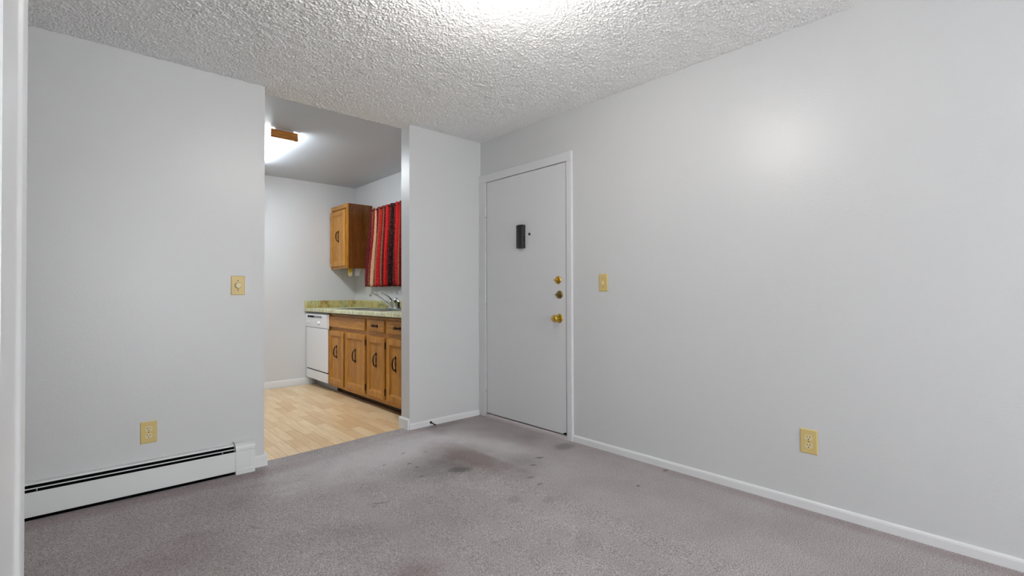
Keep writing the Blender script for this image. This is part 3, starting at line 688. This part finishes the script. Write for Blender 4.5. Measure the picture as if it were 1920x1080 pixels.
# ------------------------------------------------------------------ wall cabinet
UX, UY0, UY1, UZ0, UZ1 = 2.430, 5.536, YK - .003, 1.385, 2.152
t = thing('wall_cabinet', 'oak wall cabinet hung in the kitchen corner beside the curtain', 'cabinet', (XR, (UY0 + UY1) / 2, UZ0))
b = bm_new(); bx(b, UX + .02, XR - .002, UY0 + .006, UY1, UZ0 + .012, UZ1 - .001); obj('body', b, OAK, t)
b = bm_new(); bx(b, UX + .018, XR - .002, UY0, UY0 + .006, UZ0, UZ1); obj('side_panel', b, OAKDARK, t)['label'] = 'darker brown wood-grain side panel'
for a, c in ((UY0, UY0 + .034), (UY1 - .034, UY1)):
    b = bm_new(); bx(b, UX, UX + .02, a, c, UZ0, UZ1, .001, 1); obj('stile', b, OAK, t)
for a, c in ((UZ0, UZ0 + .045), (UZ1 - .05, UZ1)):
    b = bm_new(); bx(b, UX + .0005, UX + .02, UY0 + .034, UY1 - .034, a, c); obj('rail', b, OAKH, t)
d = panel_door(t, UX, UY0 + .030, UY1 - .022, UZ0 + .028, UZ1 - .070, hinge_at=UY1 - .016, st=.052); pull(d, UX - .0055, 5.775, 1.775, .150, True)
# small strips hanging under it
o = thing('hanging_strip', 'small yellow strip with rounded end hanging under the wall cabinet', 'strip', (2.478, 5.575, UZ0))
b = bm_new(); n = 10
pts = [(2.462, UZ0 - .0), (2.462, 1.315)] + [(2.486 - .024 * math.cos(math.pi * i / n), 1.312 - .024 * math.sin(math.pi * i / n)) for i in range(n + 1)] + [(2.508, 1.34), (2.500, UZ0)]
prism(b, pts, 5.57, 5.578, 'y'); s_ = obj('strap', b, MYEL, o)
b = bm_new(); R_ = [(2.486 + .016 * math.cos(2 * math.pi * i / 16), 5.567, 1.313 + .016 * math.sin(2 * math.pi * i / 16)) for i in range(17)]; tube(b, R_, .004, 6, False); obj('ring', b, MPALE, o, True)
o = thing('hanging_bracket', 'small white slanted bracket hanging under the wall cabinet', 'bracket', (2.59, 5.60, UZ0))
b = bm_new(); prism(b, [(2.568, UZ0), (2.628, UZ0), (2.600, 1.300), (2.558, 1.300)], 5.59, 5.604, 'y'); obj('arm', b, MPALE, o)
b = bm_new(); bx(b, 2.566, 2.630, 5.585, 5.612, UZ0 - .004, UZ0); obj('mounting_plate', b, MPALE, o)

# ------------------------------------------------------------------ curtain
CY0, CY1, CZ0, CZ1 = 4.10, 5.43, 1.166, 2.090
t = thing('curtain', 'red striped gathered curtain hanging over the kitchen sink', 'curtain', (2.68, (CY0 + CY1) / 2, CZ1))
bm = bm_new(); NU, NV = 360, 26; uvl = bm.loops.layers.uv.new('UVMap'); grid = []; uvs = {}
for i in range(NU + 1):
    col = []; u = i / NU
    for j in range(NV + 1):
        v = j / NV                      # 0 top, 1 bottom
        y = CY1 + (CY0 - CY1) * u + (1 - u) * .10 * S(v * 1.1) * (1 - u) ** 2
        ph = 2 * math.pi * (u * 13.5) + .6 * math.sin(u * 23) + .35 * math.sin(v * 3 + u * 9)
        amp = .014 + .020 * S(v * 1.4)
        xx = 2.672 - amp * math.sin(ph) - .006 * math.sin(ph * 2.3 + 1) * v
        y += .008 * math.cos(ph) * S(v * 2)
        z = CZ1 - (CZ1 - CZ0) * v + (.004 * math.sin(ph) if j == NV else 0)
        vt = bm.verts.new((xx, y, z)); uvs[vt] = (u * 2.0, v); col.append(vt)
    grid.append(col)
for i in range(NU):
    for j in range(NV):
        f = bm.faces.new((grid[i][j], grid[i + 1][j], grid[i + 1][j + 1], grid[i][j + 1]))
        for l in f.loops: l[uvl].uv = uvs[l.vert]
cu = obj('fabric', bm, MCURT, t, True)
sm = cu.modifiers.new('thickness', 'SOLIDIFY'); sm.thickness = .0015
b = bm_new(); tube(b, [(2.672, CY0 - .03, CZ1 - .022), (2.672, CY1 + .004, CZ1 - .022)], .007, 10); tube(b, [(2.672, CY1 + .004, CZ1 - .022), (2.700, CY1 + .012, CZ1 - .022), (XR, CY1 + .012, CZ1 - .022)], .006, 8); obj('rod', b, MBRZ, t, True)
